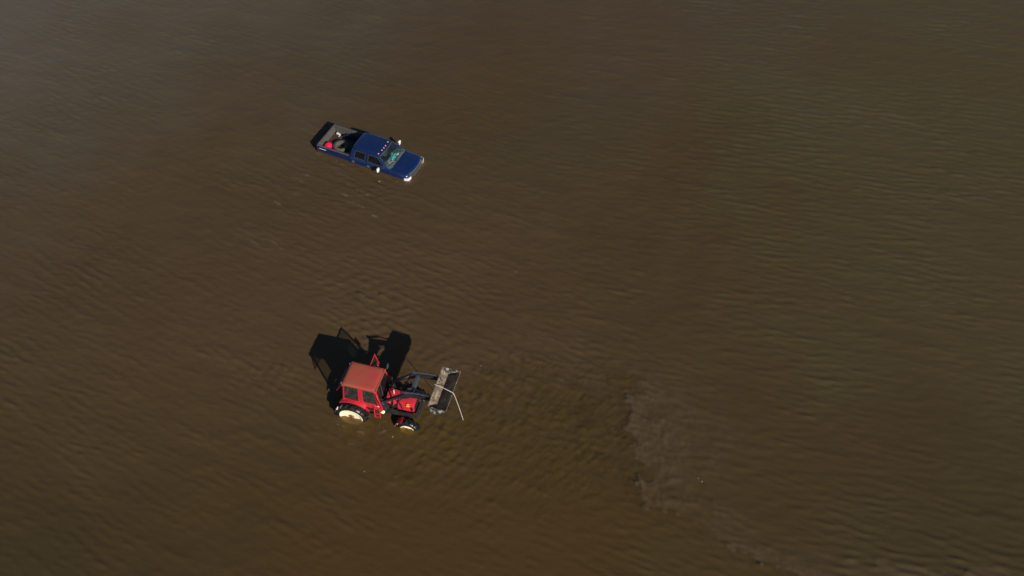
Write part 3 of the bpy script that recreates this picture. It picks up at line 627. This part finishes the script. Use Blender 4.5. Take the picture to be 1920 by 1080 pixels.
# fenders
for s in (-1, 1):
    loops = []
    for k in range(15):
        a = R(44 + (128 - 44) * k / 14); ro = 0.95
        cx, cz = 0.33, 0.06
        yi, yo = s * 0.74, s * 0.87
        P = [(ro, yi), (ro, yo), (ro - 0.05, yo + s * 0.012), (ro - 0.05, yo - s * 0.01), (ro - 0.02, yo - s * 0.02), (ro - 0.02, yi)]
        loops.append([(cx + r * math.cos(a), y, cz + r * math.sin(a)) for r, y in P])
    bm = B(); loft(bm, loops)
    prism(bm, [(-0.25, s * 0.74, 0.10), (-0.25, s * 0.74, 0.5), (-0.12, s * 0.75, 0.98), (0.9, s * 0.75, 0.80), (1.15, s * 0.74, 0.4), (0.9, s * 0.74, 0.1)], (0, -s * 0.02, 0))
    ap('rear_fender', bm, 'red', smooth=True)
# step ladder, near side
bm = B()
for x in (1.42, 1.69): tube(bm, [(x, -0.80, 0.82), (x + 0.01, -0.84, 0.55), (x + 0.01, -0.87, 0.26)], 0.026, 6)
for z, y in ((0.27, -0.87), (0.52, -0.85)): box(bm, (1.42, y - 0.03, z - 0.014), (1.70, y + 0.03, z + 0.014), 0.006)
box(bm, (1.40, -0.80, 0.76), (1.72, -0.74, 0.95), 0.01)
ap('step_ladder', bm, 'red')
# hood
def hoodsec(x, w_, zt, zb): return [(x, -w_ - 0.06, zb), (x, -w_, zt - 0.12), (x, -w_ + 0.05, zt - 0.03), (x, -w_ * 0.5, zt), (x, w_ * 0.5, zt), (x, w_ - 0.05, zt - 0.03), (x, w_, zt - 0.12), (x, w_ + 0.06, zb)]
bm = B(); loft(bm, [hoodsec(2.42, 0.33, 1.08, 0.60), hoodsec(2.8, 0.33, 1.06, 0.60), hoodsec(3.10, 0.325, 1.03, 0.60), hoodsec(3.20, 0.31, 0.98, 0.62)]); hd = ap('hood', bm, 'red', smooth=True)
bm = B(); loft(bm, [hoodsec(1.84, 0.36, 1.16, 0.95), hoodsec(2.2, 0.34, 1.12, 0.95), hoodsec(2.40, 0.33, 1.09, 0.95)]); ap('rear_hood', bm, 'red', smooth=True)
bm = B(); box(bm, (2.86, -0.30, 1.045), (2.98, -0.235, 1.085), 0.01, Matrix.Translation((0, -0.07, 0.0))); box(bm, (2.84, -0.39, 0.93), (2.99, -0.345, 1.0), 0.01); ap('hood_reflector', bm, 'yellow')
bm = B(); box(bm, (3.08, -0.415, 0.66), (3.14, -0.33, 0.90), 0.005); box(bm, (3.205, -0.30, 0.35), (3.235, 0.30, 0.93), 0.01); ap('radiator_grille', bm, 'black')
bm = B(); box(bm, (1.95, -0.22, 0.45), (3.1, 0.22, 0.93), 0.04)
for x, y, r in ((2.05, -0.28, 0.06), (2.3, -0.27, 0.045)): lathe(bm, [(0.001, 0), (r, 0), (r, 0.25), (0.001, 0.25)], 'Z', 14, c=(x, y, 0.55))
tube(bm, [(2.0, -0.30, 0.6), (2.4, -0.34, 0.75), (2.6, -0.30, 0.7)], 0.03, 8); ap('engine', bm, 'iron')
bm = B(); lathe(bm, [(0.001, 0), (0.05, 0), (0.05, 0.07), (0.001, 0.08)], 'Z', 14, c=(2.06, -0.34, 0.80)); ap('filler_cap', bm, 'lens', smooth=True)
bm = B(); lathe(bm, [(0.001, 0), (0.06, 0), (0.06, 0.16), (0.001, 0.18)], 'Z', 14, c=(2.20, -0.40, 0.72)); ap('oil_filter', bm, 'redfade', smooth=True)
bm = B(); lathe(bm, [(0.001, 0), (0.035, 0), (0.035, 0.30), (0.025, 0.30)], 'Z', 14, c=(2.12, 0.06, 1.12)); ap('air_intake', bm, 'strap', smooth=True)
bm = B(); lathe(bm, [(0.03, 0), (0.045, 0), (0.045, 0.9), (0.03, 0.9)], 'Z', 14, c=(1.95, 0.42, 0.95)); ap('exhaust_pipe', bm, 'iron', smooth=True)
bm = B(); lathe(bm, [(0.001, 0), (0.07, 0), (0.075, 0.13), (0.001, 0.15)], 'Z', 16, c=(1.88, -0.38, 1.17)); ap('air_cleaner', bm, 'steel', smooth=True)
bm = B(); lathe(bm, [(0.001, -0.11), (0.085, -0.11), (0.095, -0.02), (0.05, 0.0), (0.001, 0.0)], 'Y', 20, c=(1.74, -0.56, 0.40)); ap('side_lamp', bm, 'cream', smooth=True)
# loader frame
for s in (-1, 1):
    bm = B(); prism(bm, [(1.62, s * 0.47, 0.18), (1.62, s * 0.47, 0.50), (3.36, s * 0.47, 0.60), (3.36, s * 0.47, 0.42)], (0, s * 0.07, 0))
    prism(bm, [(1.82, s * 0.50, 0.4), (1.78, s * 0.50, 1.34), (1.96, s * 0.50, 1.34), (2.12, s * 0.50, 0.4)], (0, s * 0.05, 0))
    ap('subframe', bm, 'iron', bevel=0.01)
bm = B(); box(bm, (3.30, -0.50, 0.30), (3.37, 0.50, 0.68), 0.02); box(bm, (3.37, -0.3, 0.36), (3.42, 0.3, 0.62), 0.02); ap('front_guard', bm, 'iron')
PK, KN, TIP = (1.86, 1.26), (2.93, 2.20), (4.16, 2.36)
def beam(bm, P, y, h, wd):
    loops = []
    for i, (x, z) in enumerate(P):
        a = P[max(i - 1, 0)]; b_ = P[min(i + 1, len(P) - 1)]; d = Vector((b_[0] - a[0], b_[1] - a[1])).normalized()
        hh = h[i] if isinstance(h, (list, tuple)) else h
        nx, nz = -d.y * hh, d.x * hh
        loops.append([(x - nx, y - wd, z - nz), (x - nx, y + wd, z - nz), (x + nx, y + wd, z + nz), (x + nx, y - wd, z + nz)])
    loft(bm, loops)
for s in (-1, 1):
    y = s * 0.565
    bm = B(); beam(bm, [PK, (2.72, 2.02), KN, (3.2, 2.26), TIP], y, [0.055, 0.065, 0.11, 0.11, 0.08], 0.05)
    prism(bm, [(2.70, y - 0.055, 1.84), (2.75, y - 0.055, 2.16), (3.05, y - 0.055, 2.36), (3.30, y - 0.055, 2.24), (3.05, y - 0.055, 2.02)], (0, 0.11, 0))
    la = ap('loader_arm', bm, 'iron', bevel=0.01)
    bm = B(); tube(bm, [(1.98, y, 0.40), (2.45, y, 1.23)], 0.045, 12); tube(bm, [(2.45, y, 1.23), (2.78, y, 1.90)], 0.026, 10); ap('lift_cylinder', bm, 'iron', smooth=True)
    bm = B(); tube(bm, [(2.98, y, 2.42), (3.62, y, 2.55)], 0.045, 12); tube(bm, [(3.62, y, 2.55), (4.22, y, 2.54)], 0.026, 10)
    prism(bm, [(2.90, y - .02, 2.28), (2.94, y - .02, 2.48), (3.04, y - .02, 2.48), (3.1, y - .02, 2.28)], (0, .04, 0)); ap('tilt_cylinder', bm, 'steel', smooth=True)
    bm = B(); tube(bm, [(2.0, y - s * .075, 1.40), (2.75, y - s * .075, 2.10)], 0.03, 8); ap('hydraulic_pipe', bm, 'palesteel', parent=la, smooth=True)
    bm = B(); prism(bm, [(4.06, y - .03, 2.20), (4.06, y - .03, 2.56), (4.24, y - .03, 2.60), (4.34, y - .03, 2.24)], (0, .06, 0)); ap('bucket_bracket', bm, 'iron', bevel=0.005)
bm = B(); box(bm, (3.12, -0.52, 2.08), (3.30, 0.52, 2.34), 0.03); ap('cross_beam', bm, 'steel')
for k in range(3):
    bm = B(); y0 = -0.48 + 0.03 * k
    tube(bm, [(2.95, y0, 2.34), (3.05, y0 + 0.05, 2.46 + 0.02 * k), (3.2, y0 + 0.15, 2.44), (3.45, y0 + 0.1, 2.46), (3.65, y0 - 0.02, 2.50)], 0.013, 6); ap('hydraulic_hose', bm, 'black', smooth=True)
for i, P_ in enumerate((((1.90, -0.46, 1.30), (2.1, -0.42, 1.42), (2.45, -0.47, 1.78), (2.8, -0.48, 2.14)), ((1.88, -0.44, 1.22), (2.2, -0.36, 1.20), (2.5, -0.44, 1.62), (2.85, -0.47, 2.12)),
        ((1.88, 0.46, 1.28), (2.1, 0.42, 1.44), (2.5, 0.47, 1.85), (2.85, 0.48, 2.16)), ((1.80, -0.50, 0.95), (2.0, -0.60, 0.80), (2.3, -0.52, 0.62), (2.5, -0.45, 0.66)), ((1.75, -0.40, 1.05), (1.95, -0.10, 1.26), (1.9, 0.3, 1.22), (1.85, 0.5, 1.15)))):
    bm = B(); tube(bm, P_, 0.017, 6); ap('hydraulic_hose', bm, 'black', smooth=True)
bm = B(); box(bm, (1.70, -0.60, 0.98), (1.84, -0.44, 1.14), 0.02)
for k in range(3): tube(bm, [(1.77, -0.56 + .05 * k, 1.12), (1.79, -0.56 + .05 * k, 1.30)], 0.009, 5)
ap('valve_block', bm, 'steel')
bm = B(); box(bm, (2.40, -0.345, 0.62), (2.44, 0.345, 1.105), 0.012); box(bm, (1.82, -0.33, 0.60), (1.88, 0.33, 1.10), 0.01); ap('bulkhead', bm, 'iron')
for s in (-1, 1):
    bm = B(); box(bm, (2.10, min(s * .28, s * .31), 0.62), (2.40, max(s * .28, s * .31), 0.93), 0.01); ap('side_grille', bm, 'black')
bm = B(); tube(bm, [(2.62, -0.565, 1.45), (2.62, -0.44, 1.12), (2.66, -0.40, 0.60)], 0.018, 6); ap('prop_stay', bm, 'iron', smooth=True)
# bucket: a scoop open to the sky
prof = [(4.235, 2.592), (4.245, 2.44), (4.29, 2.28), (4.38, 2.14), (4.50, 2.07), (4.63, 2.07), (4.76, 2.14), (4.92, 2.30), (5.07, 2.505)]
W_ = 1.085
bm = B()
inner = [(x + (0.018 if i < 4 else 0.0 if i < 6 else -0.014), z + (0.0 if i in (0,) else 0.018 if 3 <= i <= 5 else 0.012)) for i, (x, z) in enumerate(prof)]
loft(bm, [[(x, y, z) for x, z in prof] + [(x, y, z) for x, z in inner[::-1]] for y in [-W_ + 2 * W_ * k / 12 for k in range(13)]])
box(bm, (4.205, -W_, 2.545), (4.25, W_, 2.60), 0.008)
bk = ap('bucket', bm, 'bucket', smooth=False)
for s in (-1, 1):
    bm = B(); prism(bm, [(x, s * (W_ + 0.002), z) for x, z in prof], (0, s * 0.018, 0)); ap('bucket_end', bm, 'bucketout', parent=bk)
for y in (-0.62, 0.26):
    bm = B(); prism(bm, [(4.28, y, 2.57), (4.50, y, 2.50), (4.50, y, 2.46), (4.27, y, 2.40)], (0, 0.03, 0)); ap('bucket_hook', bm, 'bucket', parent=bk)
# far side mirror and near handles
for s in (1,):
    bm = B(); tube(bm, [(1.55, s * 0.64, 1.85), (1.52, s * 1.02, 1.78)], 0.012, 6); box(bm, (1.49, s * 0.98, 1.55), (1.53, s * 1.14, 1.82), 0.012); ap('mirror', bm, 'steel')
bm = B(); tube(bm, [(1.58, -0.70, 1.86), (1.70, -0.80, 1.70), (1.80, -0.82, 1.20), (1.80, -0.78, 0.95)], 0.018, 6); ap('grab_rail', bm, 'red', smooth=True)
bm = B(); box(bm, (1.60, -0.80, 1.02), (1.70, -0.765, 1.10), 0.01); ap('indicator_lamp', bm, 'amber')
# front mudguards
for s in (-1, 1):
    loops = []
    for k in range(10):
        a = R(92 + (178 - 92) * k / 9); P = [(0.63, s * 0.66), (0.63, s * 0.985), (0.612, s * 0.985), (0.612, s * 0.66)]
        loops.append([(3.0 + r * math.cos(a), y, -0.13 + r * math.sin(a)) for r, y in P])
    bm = B(); loft(bm, loops[2:]); ap('front_mudguard', bm, 'red')
# wheels with lugs
def lugs(bm, R_, w_, n, h, lw, lean):
    for k in range(n):
        for s in (-1, 1):
            a = 2 * math.pi * (k + (0.5 if s > 0 else 0)) / n
            m = Matrix.Rotation(-a, 4, 'Y') @ Matrix.Translation((R_, 0, 0)) @ Matrix.Rotation(s * R(lean), 4, 'X')
            t = bmesh.new()
            L = w_ * 0.56
            b = [(-0.02, 0, -lw), (-0.02, s * L, -lw * .9), (-0.02, s * L, lw * .9), (-0.02, 0, lw)]
            tt = [(h, 0, -lw * .7), (h - 0.012, s * L * .93, -lw * .7), (h - 0.012, s * L * .93, lw * .7), (h, 0, lw * .7)]
            quadbox(t, b, tt); bmesh.ops.transform(t, matrix=m, verts=t.verts[:]); merge(bm, t)
def tractor_wheel(x, y, z, R_, r_, w_, nl, s):
    bm = B(); lathe(bm, [(0.001, s * .15), (0.07, s * .15), (0.10, s * .12), (0.10, -s * .02), (0.001, -s * .02)], 'Y', 20)
    for k in range(8): box(bm, (0.12, min(s * .10, s * .13), -0.015), (0.15, max(s * .10, s * .13), 0.015), 0, Matrix.Rotation(k * math.pi / 4, 4, 'Y'))
    wh = obj('wheel', bm, 'red', trac, loc=(x, y, z + ADEP))
    bm = B(); lathe(bm, tyre_prof(R_ - 0.035, r_, w_), 'Y', 48, close=True); lugs(bm, R_ - 0.04, w_, nl, 0.07, 0.027 if R_ > .7 else .022, 32); obj('tyre', bm, 'rubber', wh)
    bm = B(); lathe(bm, [(0.05, s * 0.09), (r_ * .30, s * .10), (r_ * .72, s * .09), (r_ * .82, s * .11), (r_ * .93, s * w_ * .42), (r_ + 0.02, s * w_ * .47), (r_ + 0.022, s * w_ * .40), (r_ * .96, -s * w_ * .35), (r_ * .9, -s * w_ * .35), (r_ * .78, s * .02), (0.05, s * .02)], 'Y', 48, close=True)
    obj('rim', bm, 'cream', wh, smooth=True)
for s in (-1, 1):
    tractor_wheel(0.33, s * 0.95, 0.105, 0.795, 0.545, 0.38, 18, s)
    tractor_wheel(3.0, s * 0.83, -0.13, 0.60, 0.325, 0.32, 16, s)

# strap over the bucket
def aw(x, y, z):
    c, s = math.cos(ATH), math.sin(ATH); return Vector((AX + x * c - y * s, AY + x * s + y * c, z))
bm = B(); P = [(4.18, 0.07, 2.615), (4.6, 0.0, 2.59), (5.06, -0.10, 2.545), (5.10, -0.11, 2.52), (5.17, -0.12, 2.25), (5.32, -0.16, 1.60), (5.43, -0.19, 1.05), (5.51, -0.22, 0.65)]
tube(bm, [aw(*p) for p in P], 0.018, 6, 0.013)
tag(obj('tow_strap', bm, 'strap', None, smooth=True), 'pale grey tow strap laid across the raised loader bucket with its end hanging down', 'strap')

# flecks of foam adrift
random.seed(11)
base = None
for i, (x, y, sc) in enumerate(((-7.48, 40.9, 1.5), (0.19, 34.2, 0.8), (-1.5, 28.24, 1.0), (-5.48, 24.28, 1.2), (-6.61, 22.49, 1.0), (-8.07, 24.94, 0.8), (8.44, 21.98, 1.1), (8.30, 22.15, 0.7), (6.02, 30.05, 0.6), (3.37, 21.06, 0.7), (1.34, 28.21, 0.6))):
    if base is None:
        bm = B(); pr = []
        for k in range(9):
            a = 2 * math.pi * k / 9; r = 0.035 * (0.7 + 0.6 * random.random()); pr.append((r * math.cos(a) * 1.5, r * math.sin(a)))
        loft(bm, [[(x_, y_, 0.002) for x_, y_ in pr], [(x_ * 0.7, y_ * 0.7, 0.014) for x_, y_ in pr]])
        base = obj('foam_fleck', bm, 'foam'); o = base
    else:
        o = base.copy(); C.objects.link(o)
    o.location = (x, y, 0); o.scale = (sc * 0.55, sc * 0.55, 1); o.rotation_euler = (0, 0, random.random() * 3)
    tag(o, 'tiny pale fleck of foam floating alone on the open brown water', 'foam fleck', 'foam flecks adrift on the water')
